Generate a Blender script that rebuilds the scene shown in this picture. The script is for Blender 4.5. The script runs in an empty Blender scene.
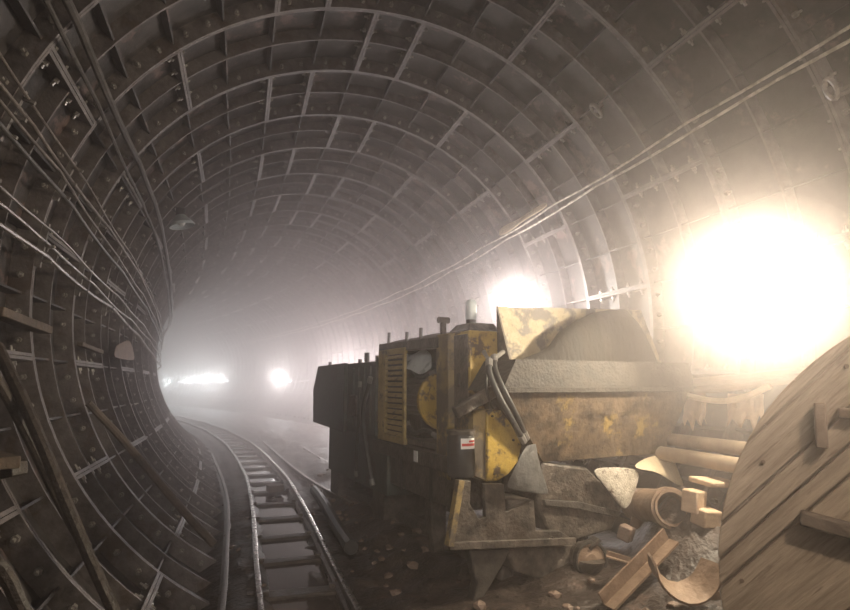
import bpy, bmesh, math, random
from mathutils import Vector, Matrix, noise
random.seed(7)
PI = math.pi
scene = bpy.context.scene
COL = scene.collection

# ------------------------------------------------------------------ camera
FPX, CAMH = 560.0, 1.5
YAW, PITCH = math.radians(18.0), math.radians(8.0)
cam_d = bpy.data.cameras.new('camera'); cam = bpy.data.objects.new('camera', cam_d); COL.objects.link(cam)
cam_d.sensor_fit = 'HORIZONTAL'; cam_d.sensor_width = 36.0; cam_d.lens = 36.0 * FPX / 850.0
cam_d.clip_start = 0.05; cam_d.clip_end = 200
cam.location = (0, 0, CAMH); cam.rotation_euler = (PI / 2 + PITCH, 0, -YAW)
scene.camera = cam
# ------------------------------------------------------------------ view, world
vs = scene.view_settings
vs.view_transform = 'Standard'; vs.look = 'None'; vs.gamma = 1.0; vs.use_curve_mapping = False; vs.exposure = 0.0
world = bpy.data.worlds.new('world'); scene.world = world; world.use_nodes = True
world.node_tree.nodes['Background'].inputs[0].default_value = (0, 0, 0, 1)
scene.cycles.volume_bounces = 2
scene.cycles.max_bounces = 6
HAZE_NEAR, HAZE_FAR, HAZE_G = 0.034, 0.105, 0.78
HAZE_COLOUR = (0.94, 0.855, 0.845, 1)
WARM, NEUTRAL, PINK = (1.0, 0.84, 0.62), (1.0, 0.91, 0.87), (1.0, 0.86, 0.85)
# lamps: position, power, colour (the fixtures are built further down around the same points)
LAMPS = dict(
    flood=((3.55, 3.02, 2.22), 540, WARM),
    back=((3.55, 6.75, 2.55), 140, NEUTRAL),
    fill_front=((1.15, -1.1, 3.55), 210, (1.0, .86, .70)),  # added unseen fill light for the machine front and the drum
    left=((-.75, -2.2, 3.3), 520, (1.0, .90, .82)))  # added unseen fill light for the left side of the machine
WALL_LAMPS = [(24.5, 101, 260), (33.0, 100, 330), (35.2, 101, 400), (37.8, 102, 460), (41.0, 103, 520),
    (10.4, 106, 70), (13.6, 106, 190), (17.2, 105, 300)]  # added lamps hidden by the machine, they brighten the far haze

# ------------------------------------------------------------------ tunnel geometry
R, CX, CZ, RW = 2.788, 1.2736, 2.24, 1.1
S0, RC = 7.0, 70.0                     # straight up to S0, then curves left
def path(s, off=0.0):
    """point on the tunnel line at length s, moved sideways by off (world x for the straight part), and heading"""
    if s <= S0: return Vector((off, s, 0)), 0.0
    a = (s - S0) / RC
    rr = RC + (off - CX)
    return Vector((CX - RC + rr * math.cos(a), S0 + rr * math.sin(a), 0)), a
def tun(s, deg, r):
    """point at length s, angle from the crown (positive to the right), radius r"""
    t = math.radians(deg)
    p, a = path(s, CX + r * math.sin(t)); p.z = CZ + r * math.cos(t); return p
# pixel helpers (850 x 610): a ray from the camera, cut with a plane
_F = Vector((math.sin(YAW) * math.cos(PITCH), math.cos(YAW) * math.cos(PITCH), math.sin(PITCH)))
_Rt = Vector((math.cos(YAW), -math.sin(YAW), 0)); _U = _Rt.cross(_F)
def ray(u, v): return _Rt * ((u - 425) / FPX) + _U * ((305 - v) / FPX) + _F
def on_z(u, v, z=0.0):
    r = ray(u, v); return Vector((0, 0, CAMH)) + r * ((z - CAMH) / r.z)
def on_y(u, v, y):
    r = ray(u, v); return Vector((0, 0, CAMH)) + r * (y / r.y)
def on_x(u, v, x):
    r = ray(u, v); return Vector((0, 0, CAMH)) + r * (x / r.x)

# ------------------------------------------------------------------ materials
def pmat(name, c1, c2, scale=6.0, rough=0.7, metal=0.0, bump=0.3, c3=None, t3=0.6, s3=1.7, rvar=0.15, stretch=None, bscale=4.0, obj_rot=None):
    m = bpy.data.materials.new(name); m.use_nodes = True
    nt = m.node_tree; N = nt.nodes; L = nt.links; b = N['Principled BSDF']
    g = N.new('ShaderNodeNewGeometry'); src = g.outputs['Position']
    if obj_rot is not None:
        src = N.new('ShaderNodeTexCoord').outputs['Object']
        m0 = N.new('ShaderNodeMapping'); m0.inputs['Rotation'].default_value = obj_rot; L.new(src, m0.inputs[0]); src = m0.outputs[0]
    if stretch:
        mp = N.new('ShaderNodeMapping'); mp.inputs['Scale'].default_value = stretch
        L.new(src, mp.inputs[0]); src = mp.outputs[0]
    n1 = N.new('ShaderNodeTexNoise'); n1.inputs['Scale'].default_value = scale; n1.inputs['Detail'].default_value = 6; n1.inputs['Roughness'].default_value = 0.65
    L.new(src, n1.inputs['Vector'])
    cr = N.new('ShaderNodeValToRGB'); cr.color_ramp.elements[0].position = 0.35; cr.color_ramp.elements[1].position = 0.65
    cr.color_ramp.elements[0].color = (*c1, 1); cr.color_ramp.elements[1].color = (*c2, 1)
    L.new(n1.outputs[0], cr.inputs[0]); col = cr.outputs[0]
    if c3:
        n2 = N.new('ShaderNodeTexNoise'); n2.inputs['Scale'].default_value = s3; n2.inputs['Detail'].default_value = 5; n2.inputs['Roughness'].default_value = 0.7
        L.new(src, n2.inputs['Vector'])
        r2 = N.new('ShaderNodeValToRGB'); r2.color_ramp.elements[0].position = t3 - 0.04; r2.color_ramp.elements[1].position = t3 + 0.04
        L.new(n2.outputs[0], r2.inputs[0])
        mx = N.new('ShaderNodeMix'); mx.data_type = 'RGBA'
        L.new(r2.outputs[0], mx.inputs[0]); L.new(col, mx.inputs[6]); mx.inputs[7].default_value = (*c3, 1); col = mx.outputs[2]
    L.new(col, b.inputs['Base Color'])
    mr = N.new('ShaderNodeMapRange'); mr.inputs[3].default_value = max(0.02, rough - rvar); mr.inputs[4].default_value = min(1, rough + rvar)
    L.new(n1.outputs[0], mr.inputs[0]); L.new(mr.outputs[0], b.inputs['Roughness'])
    b.inputs['Metallic'].default_value = metal
    if bump:
        n3 = N.new('ShaderNodeTexNoise'); n3.inputs['Scale'].default_value = scale * bscale; n3.inputs['Detail'].default_value = 4
        L.new(src, n3.inputs['Vector'])
        bp = N.new('ShaderNodeBump'); bp.inputs['Strength'].default_value = bump; bp.inputs['Distance'].default_value = 0.02
        L.new(n3.outputs[0], bp.inputs['Height']); L.new(bp.outputs[0], b.inputs['Normal'])
    return m
def emat(name, colour, strength):
    m = bpy.data.materials.new(name); m.use_nodes = True; N = m.node_tree.nodes; b = N['Principled BSDF']
    b.inputs['Base Color'].default_value = (*colour, 1)
    b.inputs['Emission Color'].default_value = (*colour, 1); b.inputs['Emission Strength'].default_value = strength
    return m
M = dict(
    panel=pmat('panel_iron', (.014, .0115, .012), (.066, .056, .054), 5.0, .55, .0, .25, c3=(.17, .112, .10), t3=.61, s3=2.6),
    flange=pmat('flange_iron', (.085, .070, .066), (.21, .18, .17), 9.0, .5, .0, .25, c3=(.10, .07, .055), t3=.60, s3=3),  # paler than the panels: dust, and light caught on edges put into the colour
    nut=pmat('bolt_steel', (.18, .16, .15), (.40, .36, .33), 20, .35, .3, 0),
    rock=pmat('rock', (.02, .02, .02), (.04, .035, .03), 3),
    mud=pmat('mud', (.020, .0145, .012), (.062, .043, .034), 6.0, .5, 0, 1.0, c3=(.105, .066, .05), t3=.62, s3=3.0, rvar=.3),
    steel=pmat('rail_steel', (.09, .07, .06), (.2, .17, .15), 14, .38, .7, .2),
    railtop=pmat('rail_head', (.30, .27, .25), (.45, .42, .4), 14, .28, .9, .1),
    sleeper=pmat('sleeper_wood', (.035, .026, .02), (.085, .062, .048), 9, .5, 0, .6, rvar=.3),
    cable=pmat('cable_rubber', (.05, .045, .04), (.12, .105, .095), 12, .35, 0, .1),
    browncable=pmat('brown_cable', (.10, .08, .068), (.30, .25, .215), 7, .32, .3, .1),
    glintcable=pmat('glint_cable', (.42, .37, .31), (.78, .72, .64), 9, .28, .0, .1),  # pale tone raised so the colour itself holds the glint
    wood=pmat('old_timber', (.06, .042, .031), (.17, .122, .088), 6, .75, 0, .5, stretch=(1, 1, 1)),
)
def water_mat():
    m = bpy.data.materials.new('muddy_water'); m.use_nodes = True; nt = m.node_tree; N = nt.nodes; L = nt.links; b = N['Principled BSDF']
    b.inputs['Base Color'].default_value = (.06, .045, .036, 1); b.inputs['Roughness'].default_value = .06; b.inputs['IOR'].default_value = 1.33
    g = N.new('ShaderNodeNewGeometry'); n = N.new('ShaderNodeTexNoise'); n.inputs['Scale'].default_value = 14; L.new(g.outputs['Position'], n.inputs['Vector'])
    bp = N.new('ShaderNodeBump'); bp.inputs['Strength'].default_value = .06; bp.inputs['Distance'].default_value = .01
    L.new(n.outputs[0], bp.inputs['Height']); L.new(bp.outputs[0], b.inputs['Normal']); return m
M['water'] = water_mat()

# ------------------------------------------------------------------ mesh helpers
class MB:
    """collects shapes, builds ONE mesh object"""
    def __init__(s): s.v = []; s.f = []; s.mi = []; s.sm = []
    def add(s, vs, fs, mi=0, smooth=False):
        o = len(s.v); s.v += [tuple(p) for p in vs]
        s.f += [tuple(o + i for i in f) for f in fs]; s.mi += [mi] * len(fs); s.sm += [smooth] * len(fs); return s
    def box(s, c, d, rot=None, mi=0, taper=1.0):
        """centre, dimensions, rotation matrix"""
        c = Vector(c); h = [x / 2 for x in d]; P = []
        for z in (-1, 1):
            k = taper if z > 0 else 1.0
            for x, y in ((-1, -1), (1, -1), (1, 1), (-1, 1)):
                q = Vector((x * h[0] * k, y * h[1] * k, z * h[2])); P.append(c + (rot @ q if rot else q))
        return s.add(P, [(0, 3, 2, 1), (4, 5, 6, 7), (0, 1, 5, 4), (1, 2, 6, 5), (2, 3, 7, 6), (3, 0, 4, 7)], mi)
    def bbox(s, a, b, mi=0):
        return s.box([(a[i] + b[i]) / 2 for i in range(3)], [abs(b[i] - a[i]) for i in range(3)], None, mi)
    def bar(s, a, b, w, h, up=(0, 0, 1), mi=0):
        a, b = Vector(a), Vector(b); d = (b - a); L = d.length; d.normalize(); up = Vector(up)
        x = d.cross(up)
        if x.length < 1e-4: x = d.cross(Vector((1, 0, 0)))
        x.normalize(); z = x.cross(d)
        return s.box((a + b) / 2, (w, L, h), Matrix((x, d, z)).transposed(), mi)
    def tube(s, pts, r, n=8, mi=0, cap=True, smooth=True, closed=False):
        pts = [Vector(p) for p in pts]; rs = r if isinstance(r, (list, tuple)) else [r] * len(pts)
        V = []; F = []; prev = None; K = len(pts)
        for i, p in enumerate(pts):
            t = (pts[min(i + 1, K - 1)] - pts[max(i - 1, 0)])
            if t.length < 1e-9: t = Vector((0, 0, 1))
            t.normalize()
            if prev is None:
                u = t.cross(Vector((0, 0, 1)))
                if u.length < 1e-3: u = t.cross(Vector((1, 0, 0)))
            else: u = prev - t * prev.dot(t)
            u.normalize(); prev = u; w = t.cross(u)
            V += [p + (u * math.cos(2 * PI * k / n) + w * math.sin(2 * PI * k / n)) * rs[i] for k in range(n)]
        for i in range(K - 1):
            for k in range(n):
                a, b = i * n + k, i * n + (k + 1) % n; F.append((a, b, b + n, a + n))
        s.add(V, F, mi, smooth)
        if cap:
            s.add(V[:n], [tuple(range(n))[::-1]], mi); s.add(V[-n:], [tuple(range(n))], mi)
        return s
    def lathe(s, o, d, prof, n=24, mi=0, cap=True):
        """profile [(along, radius)] turned about the axis d through o; may double back"""
        o, d = Vector(o), Vector(d).normalized(); u = d.cross(Vector((0, 0, 1)))
        if u.length < 1e-3: u = d.cross(Vector((1, 0, 0)))
        u.normalize(); w = d.cross(u); V = []
        for t, r in prof: V += [o + d * t + (u * math.cos(2 * PI * k / n) + w * math.sin(2 * PI * k / n)) * r for k in range(n)]
        F = [(i * n + k, i * n + (k + 1) % n, (i + 1) * n + (k + 1) % n, (i + 1) * n + k) for i in range(len(prof) - 1) for k in range(n)]
        if cap: F += [tuple(range(n))[::-1], tuple(range(len(V) - n, len(V)))]
        return s.add(V, F, mi, True)
    def prism(s, poly, offset, mi=0):
        """planar polygon (3D points) pushed along offset"""
        o = Vector(offset); P = [Vector(p) for p in poly]; n = len(P)
        F = [tuple(range(n))[::-1], tuple(range(n, 2 * n))] + [(i, (i + 1) % n, n + (i + 1) % n, n + i) for i in range(n)]
        return s.add(P + [p + o for p in P], F, mi)
    def sweep(s, prof, frames, mi=0, closed=True, smooth=False, cap=True):
        """profile [(side, up)] along frames [(pos, side vec, up vec)]"""
        n = len(prof); V = [p + a * x + b * y for p, a, b in frames for x, y in prof]; F = []
        for i in range(len(frames) - 1):
            for k in range(n if closed else n - 1):
                q, w = i * n + k, i * n + (k + 1) % n; F.append((q, w, w + n, q + n))
        if cap and closed: F += [tuple(range(n))[::-1], tuple(range(len(V) - n, len(V)))]
        return s.add(V, F, mi, smooth)
    def mesh(s, name, mats):
        me = bpy.data.meshes.new(name); me.from_pydata(s.v, [], s.f)
        for m in (mats if isinstance(mats, (list, tuple)) else [mats]): me.materials.append(m)
        me.polygons.foreach_set('material_index', s.mi); me.polygons.foreach_set('use_smooth', s.sm)
        bm = bmesh.new(); bm.from_mesh(me); bmesh.ops.recalc_face_normals(bm, faces=bm.faces); bm.to_mesh(me); bm.free()
        me.set_sharp_from_angle(angle=math.radians(38)); me.update(); return me
    def build(s, name, mats, parent=None, bevel=0, subdiv=0):
        return link(name, s.mesh(name, mats), parent, bevel, subdiv)
def link(name, me, parent=None, bevel=0, subdiv=0):
    o = bpy.data.objects.new(name, me); COL.objects.link(o)
    if parent: o.parent = parent
    if bevel:
        b = o.modifiers.new('bevel', 'BEVEL'); b.width = bevel; b.segments = 2; b.limit_method = 'ANGLE'; b.angle_limit = math.radians(40)
    if subdiv:
        d = o.modifiers.new('subdiv', 'SUBSURF'); d.levels = subdiv; d.render_levels = subdiv
    return o
def empty(name, loc=(0, 0, 0), rz=0.0, parent=None):
    o = bpy.data.objects.new(name, None); COL.objects.link(o); o.location = loc; o.rotation_euler = (0, 0, rz)
    o.empty_display_size = .1
    if parent: o.parent = parent
    return o
def tag(o, label=None, cat=None, group=None, kind=None):
    if label: o['label'] = label
    if cat: o['category'] = cat
    if group: o['group'] = group
    if kind: o['kind'] = kind
    return o
def smooth_path(pts, n=6):
    """Catmull-Rom through the points"""
    P = [Vector(p) for p in pts]; P = [P[0] * 2 - P[1]] + P + [P[-1] * 2 - P[-2]]; out = []
    for i in range(1, len(P) - 2):
        for k in range(n):
            t = k / n; a, b, c, d = P[i - 1], P[i], P[i + 1], P[i + 2]
            out.append(.5 * (2 * b + (c - a) * t + (2 * a - 5 * b + 4 * c - d) * t * t + (3 * b - a - 3 * c + d) * t ** 3))
    return out + [P[-2]]

# ------------------------------------------------------------------ tunnel lining
CELL = 360.0 / 37
def segment_mesh(ncell, name):
    """one cast-iron lining segment: skin, four flanges, ribs and nuts; centred on +Z, axis along Y"""
    mb = MB(); D = .15; span = math.radians(CELL * ncell); g = .0008
    def P(a, y, r): return (r * math.sin(a), y, r * math.cos(a))
    def arc(a0, a1, n): return [a0 + (a1 - a0) * i / n for i in range(n + 1)]
    na = 3 * ncell; AA = arc(-span / 2, span / 2, na); h = RW / 2
    V = [P(a, y, R + D) for a in AA for y in (-h, h)]
    mb.add(V, [(2 * i, 2 * i + 1, 2 * i + 3, 2 * i + 2) for i in range(na)], 0, True)
    def circ(y0, y1, r0, mi):
        V = []
        for a in AA: V += [P(a, y0, R + D), P(a, y0, r0), P(a, y1, r0), P(a, y1, R + D)]
        F = [(4 * i + k, 4 * i + k + 1, 4 * i + 5 + k, 4 * i + 4 + k) for i in range(na) for k in range(3)]
        mb.add(V, F, mi)
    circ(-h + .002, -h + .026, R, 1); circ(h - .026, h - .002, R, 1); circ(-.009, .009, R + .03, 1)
    def longi(a, w, r0, mi):
        da = w / R / 2; V = []
        for y in (-h, h): V += [P(a - da, y, R + D), P(a - da, y, r0), P(a + da, y, r0), P(a + da, y, R + D)]
        mb.add(V, [(k, k + 1, k + 5, k + 4) for k in range(3)], mi)
    e = .012 / R
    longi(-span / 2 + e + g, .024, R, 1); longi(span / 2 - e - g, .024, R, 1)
    for k in range(1, ncell): longi(-span / 2 + span * k / ncell, .016, R + .05, 0)
    def nut(c, ax, r=.022, t=.03):
        c = Vector(c); ax = Vector(ax); mb.tube([c, c + ax * t], r, 6, 2, True, False); mb.tube([c + ax * t, c + ax * (t + .03)], r * .5, 5, 2, True, False)
    for k in range(ncell):
        for q in (.28, .72):
            a = -span / 2 + span * (k + q) / ncell
            nut(P(a, h - .026, R + .07), (0, -1, 0)); nut(P(a, -h + .026, R + .07), (0, 1, 0))
    for sg in (-1, 1):
        a = sg * (span / 2 - 2 * e - g)
        for y in (-.36, -.14, .14, .36): nut(P(a, y, R + .07), (-sg * math.cos(a), 0, sg * math.sin(a)))
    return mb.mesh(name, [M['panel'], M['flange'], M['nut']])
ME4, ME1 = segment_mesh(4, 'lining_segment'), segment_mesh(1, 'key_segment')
lining = empty('wall_lining'); tag(lining, 'ribbed cast iron lining of the curved round tunnel', kind='structure')
Y0 = 4.816
K0, K1 = -7, 36
for k in range(K0, K1):
    s = Y0 + (k + .5) * RW
    p, a = path(s, CX)
    ring = empty('lining_ring', (p.x, p.y, CZ), a, lining)
    key = 1.1 if k % 2 == 0 else -18.6
    for j in range(10):
        ang = key if j == 0 else key + CELL * (.5 + 2 + 4 * (j - 1))
        aw = (ang + 180) % 360 - 180
        if abs(aw) > 168 : continue
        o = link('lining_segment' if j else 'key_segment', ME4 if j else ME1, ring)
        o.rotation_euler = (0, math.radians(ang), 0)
# ground outside the lining
def tube_shell(rad, s0, s1, ds, n):
    mb = MB(); ss = []; s = s0
    while s < s1: ss.append(s); s += ds
    ss.append(s1); V = []; F = []
    for s in ss: V += [tun(s, 360 * k / n, rad) for k in range(n)]
    for i in range(len(ss) - 1):
        for k in range(n): F.append((i * n + k, i * n + (k + 1) % n, (i + 1) * n + (k + 1) % n, (i + 1) * n + k))
    F += [tuple(range(n))[::-1], tuple(range(len(V) - n, len(V)))]
    return mb.add(V, F)
SB, SE = Y0 + K0 * RW, Y0 + K1 * RW
sh = tube_shell(R + .42, SB - .05, SE + .05, 1.1, 40).build('wall_rock', M['rock']); tag(sh, 'dark ground outside the tunnel lining', kind='structure')

# ------------------------------------------------------------------ floor
def ground_z(x, s):
    """x: sideways place (world x on the straight part)"""
    def sm(a, b, t): t = max(0, min(1, (t - a) / (b - a))); return t * t * (3 - 2 * t)
    z = -.145
    z -= .10 * (1 - sm(-.35, -.1, x))
    z += .075 * (sm(-.12, .05, x) * (1 - sm(.2, .32, x)) + sm(.72, .82, x))
    z += .10 * sm(1.05, 1.7, x) + .12 * sm(1.9, 3.0, x)
    if 2.2 < s < 6: z += .55 * math.exp(-((x - 3.3) / .32) ** 2 - ((s - 3.62) / .42) ** 2)
    q = Vector((x, s, 0))
    if .25 < x < .78: z -= .012
    amp = .03 if x < 1.0 else .06
    z += amp * noise.fractal(q * 2.3, 1.0, 2.0, 4) + .02 * noise.noise(q * 9)
    return z
def place(x, s, dz=0.0):
    p, a = path(s, x); p.z = ground_z(x, s) + dz; return p
mb = MB(); xs = [-.95 + .055 * i for i in range(85)]; ss = []
s = SB
while s < SE: ss.append(s); s += .06 if 1.5 < s < 9 else (.15 if s < 20 else .5)
V = [place(x, s) for s in ss for x in xs]; n = len(xs)
mb.add(V, [(i * n + k, i * n + k + 1, (i + 1) * n + k + 1, (i + 1) * n + k) for i in range(len(ss) - 1) for k in range(n - 1)], 0, True)
tag(mb.build('floor', M['mud']), 'wet brown muck floor of the tunnel', kind='structure')
mb = MB(); V = []
ws = [SB + .5 * i for i in range(int((SE - SB) / .5))]
for s in ws:
    for x in (.2, .83):
        p, a = path(s, x); p.z = -.128; V.append(p)
mb.add(V, [(2 * i, 2 * i + 1, 2 * i + 3, 2 * i + 2) for i in range(len(ws) - 1)])
tag(mb.build('puddle_water', M['water']), 'muddy water standing between the rails', kind='stuff')

# ------------------------------------------------------------------ track
RAILP = [(-.04, -.10), (.04, -.10), (.04, -.09), (.008, -.078), (.008, -.03), (.021, -.022), (.021, -.004), (.015, 0), (-.015, 0), (-.021, -.004), (-.021, -.022), (-.008, -.03), (-.008, -.078), (-.04, -.09)]
def rail_frames(xf, s0, s1, ds, zf=lambda s: 0.0):
    fr = []; s = s0
    while s <= s1 + 1e-6:
        p, a = path(s, xf(s)); p.z = zf(s)
        fr.append((p, Vector((math.cos(a), math.sin(a), 0)), Vector((0, 0, 1)))); s += ds
    return fr
track = empty('railway_track', (.5, 4, -.1)); tag(track, 'narrow gauge railway track with wet sleepers curving away left', 'railway track')
def tpart(o, root): o.parent = root; o.matrix_parent_inverse = Matrix.Translation(root.location).inverted(); return o
XL, XR = .195, .815
def wob(s): return .005 * math.sin(s * .9) + .003 * math.sin(s * 2.1)
for x0 in (XL, XR):
    mb = MB(); mb.sweep(RAILP, rail_frames(lambda s: x0 + wob(s), SB + .3, 36, .35, lambda s: .008 * math.sin(s * 1.3 + x0)))
    for i, f in enumerate(mb.f):
        if all(mb.v[q][2] > -.0095 for q in f) : mb.mi[i] = 1
    tpart(mb.build('rail', [M['steel'], M['railtop']]), track)
s = -1.2
while s < 30:
    mb = MB(); p, a = path(s, .5); p.z = -.15
    rz = Matrix.Rotation(a + random.uniform(-.05, .05), 3, 'Z')
    mb.box(p, (.92 + random.uniform(-.06, .03), .15 + random.uniform(-.02, .02), .10), rz)
    o = mb.build('sleeper', M['sleeper'], None, .012); tpart(o, track)
    if 1.0 < s < 12:
        for x0 in (XL, XR):
            for sg in (-1, 1):
                q, _ = path(s, x0 + wob(s) + sg * .055); q.z = -.085; MB().box(q, (.05, .05, .03), rz).build('rail_clip', M['steel'], o, .005)
    s += .86 + random.uniform(-.05, .05)
# ------------------------------------------------------------------ haze
def haze(name, s0, s1, density, label):
    hm = bpy.data.materials.new(name); hm.use_nodes = True; nt = hm.node_tree; nt.nodes.remove(nt.nodes['Principled BSDF'])
    v = nt.nodes.new('ShaderNodeVolumeScatter'); v.inputs['Color'].default_value = HAZE_COLOUR
    v.inputs['Density'].default_value = density; v.inputs['Anisotropy'].default_value = HAZE_G
    nt.links.new(v.outputs[0], nt.nodes['Material Output'].inputs['Volume'])
    tag(tube_shell(R + .3, s0, s1, 1.1, 40).build(name, hm), label, kind='stuff')
haze('haze', SB + .02, 7.0, HAZE_NEAR, 'thin dusty haze in the near tunnel')
haze('haze', 7.001, SE - .02, HAZE_FAR, 'thick pale haze filling the far tunnel')
def halo(loc, rad, density, label):  # added scatter spheres that imitate glare around a floodlight
    hm = bpy.data.materials.new('glare_halo'); hm.use_nodes = True; nt = hm.node_tree; nt.nodes.remove(nt.nodes['Principled BSDF'])
    v = nt.nodes.new('ShaderNodeVolumeScatter'); v.inputs['Color'].default_value = HAZE_COLOUR
    v.inputs['Density'].default_value = density; v.inputs['Anisotropy'].default_value = HAZE_G
    nt.links.new(v.outputs[0], nt.nodes['Material Output'].inputs['Volume'])
    bm = bmesh.new(); bmesh.ops.create_icosphere(bm, subdivisions=4, radius=rad); me = bpy.data.meshes.new('glare_halo'); bm.to_mesh(me); bm.free(); me.materials.append(hm)
    o = link('glare_halo', me); o.location = loc; tag(o, label, kind='stuff')
halo((3.5, 3.0, 2.15), 1.75, .045, 'widest added halo volume imitating glare of the floodlight on the right wall')
halo((3.5, 3.0, 2.15), 1.15, .07, 'middle added halo volume imitating glare of the floodlight on the right wall')
halo((3.5, 3.0, 2.15), .7, .10, 'dense inner added halo volume imitating glare of the floodlight on the right wall')
halo((3.3, 6.6, 2.5), 1.3, .10, 'added halo volume imitating lamp glare behind the machine hopper')

# ------------------------------------------------------------------ lamps
def light(loc, power, col, rad=.08, parent=None):
    l = bpy.data.lights.new('lamp_light', 'POINT'); l.energy = power; l.color = col; l.shadow_soft_size = rad
    o = bpy.data.objects.new('lamp_light', l); COL.objects.link(o); o.location = loc
    if parent: o.parent = parent
    return o
M['glow_warm'] = emat('hot_glass_warm', (1, .86, .66), 60); M['glow'] = emat('hot_glass', (1, .94, .88), 40)
M['black'] = pmat('black_metal', (.02, .02, .02), (.05, .047, .045), 8, .5, .3, .15)
M['greymetal'] = pmat('grey_metal', (.16, .15, .14), (.28, .26, .24), 8, .5, .3, .15)
def face_matrix(d):
    """local -Y looks along d"""
    d = Vector(d).normalized(); y = -d; x = y.cross(Vector((0, 0, 1))); x.normalize(); z = x.cross(y)
    return Matrix((x, y, z)).transposed()
def floodlight(loc, aim, wall, power, col, gm, label, group=None, spot=None):
    loc = Vector(loc); rt = empty('floodlight', loc); tag(rt, label, 'floodlight', group)
    m = face_matrix(aim); rt.rotation_euler = m.to_euler(); inv = m.inverted()
    MB().add([(-.19, 0, -.14), (.19, 0, -.14), (.19, 0, .14), (-.19, 0, .14), (-.11, .13, -.08), (.11, .13, -.08), (.11, .13, .08), (-.11, .13, .08)],
             [(0, 1, 5, 4), (1, 2, 6, 5), (2, 3, 7, 6), (3, 0, 4, 7), (4, 5, 6, 7)]).build('housing', M['black'], rt)
    mb = MB()
    for a, b in (((-.2, -.01, -.15), (.2, .012, -.13)), ((-.2, -.01, .13), (.2, .012, .15)), ((-.2, -.01, -.13), (-.18, .012, .13)), ((.18, -.01, -.13), (.2, .012, .13))): mb.bbox(a, b)
    mb.build('bezel', M['black'], rt)
    MB().bbox((-.18, .002, -.13), (.18, .008, .13)).build('lamp_glass', gm, rt)
    mb = MB()
    for k in range(5): mb.bbox((-.1 + .045 * k, .13, -.075), (-.085 + .045 * k, .165, .075))
    mb.build('cooling_fins', M['black'], rt)
    w = inv @ (Vector(wall) - loc)
    mb = MB(); mb.bar((-.21, .05, 0), (-.21, .05, -.18), .01, .04); mb.bar((.21, .05, 0), (.21, .05, -.18), .01, .04); mb.bar((-.215, .05, -.18), (.215, .05, -.18), .04, .01)
    mb.tube([(0, .05, -.18), w], .018, 8); mb.build('bracket', M['black'], rt)
    lo = light((0, -.14, 0), power, col, .09, rt)
    if spot:      # reflector lamp: light leaves through the front glass only
        sd = bpy.data.lights.new('lamp_light', 'SPOT'); sd.energy = power; sd.color = col; sd.shadow_soft_size = .09; sd.spot_size = math.radians(spot); sd.spot_blend = .5
        bpy.data.objects.remove(lo); lo = bpy.data.objects.new('lamp_light', sd); COL.objects.link(lo); lo.parent = rt; lo.location = (0, -.03, 0); lo.rotation_euler = (-PI / 2, 0, 0)
    return rt
def wall_of(u, v, r=R):
    rr = ray(u, v); ox, oz = -CX, CAMH - CZ
    a = rr.x ** 2 + rr.z ** 2; b = 2 * (ox * rr.x + oz * rr.z); c = ox * ox + oz * oz - r * r
    return Vector((0, 0, CAMH)) + rr * ((-b + math.sqrt(b * b - 4 * a * c)) / (2 * a))
L_ = LAMPS['flood']; floodlight(L_[0], (-.9, -.3, -.45), tun(3.3, 97, R), L_[1], L_[2], M['glow_warm'], 'blazing floodlight on the right wall behind the cable drum', spot=176)
L_ = LAMPS['back']; floodlight(L_[0], (-.75, -.65, -.15), tun(7.0, 88, R), L_[1], L_[2], M['glow'], 'bright floodlight glaring just behind the machine hopper')
L_ = LAMPS['fill_front']; floodlight(L_[0], (1.75, 3.6, -2.3), (1.15, -1.1, CZ + R), L_[1], L_[2], M['glow_warm'], 'added unseen fill floodlight under the crown behind the viewer', spot=80)
def bulkhead(loc, inward, power, col, label, group=None):
    rt = empty('wall_lamp', loc); tag(rt, label, 'lamp', group); m = face_matrix(inward); rt.rotation_euler = m.to_euler()
    mb = MB(); mb.tube([(0, .12, 0), (0, .05, 0), (0, .04, 0)], [.07, .09, .12], 14); mb.build('base', M['black'], rt)
    mb = MB(); mb.tube([(0, .04, 0), (0, -.04, 0), (0, -.08, 0), (0, -.095, 0)], [.085, .08, .055, .02], 14); mb.build('bulb_glass', M['glow'], rt)
    mb = MB()
    for k in range(3):
        a = k * PI / 3; c, s_ = math.cos(a), math.sin(a)
        mb.tube([(c * .1, .04, s_ * .1), (c * .1, -.05, s_ * .1), (c * .05, -.11, s_ * .05), (-c * .05, -.11, -s_ * .05), (-c * .1, -.05, -s_ * .1), (-c * .1, .04, -s_ * .1)], .005, 5)
    mb.build('wire_guard', M['black'], rt)
    light((0, -.2, 0), power, col, .1, rt); return rt
def wall_lamp(s, deg, power, col, label, group=None):
    p = tun(s, deg, R - .12); c = tun(s, deg, R - 1.2); d = c - p
    d += Vector((0, -.9, 0)); return bulkhead(p, d, power, col, label, group)
FL = ['nearest and largest glowing wall lamp far down the tunnel haze', 'right end lamp of the four glowing at the tunnel bend', 'third lamp from left of the four glowing at the bend', 'second lamp from left of the four glowing at the bend', 'left end lamp of the four glowing at the tunnel bend',
    'added hidden lamp brightening the haze, low behind the middle of the machine', 'added hidden lamp brightening the haze, low behind the louvre door of the machine', 'added hidden lamp brightening the haze, low behind the rear cabinet of the machine']
for (s, d, w), lb in zip(WALL_LAMPS, FL): wall_lamp(s, d, w, PINK, lb, 'lamps along the far wall')
L_ = LAMPS['left']; floodlight(L_[0], Vector((1.75, 5.4, 1.2)) - Vector(L_[0]), tun(-2.4, -62, R), L_[1], L_[2], M['glow'], 'added unseen fill floodlight on the left wall behind the viewer', spot=40)

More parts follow.
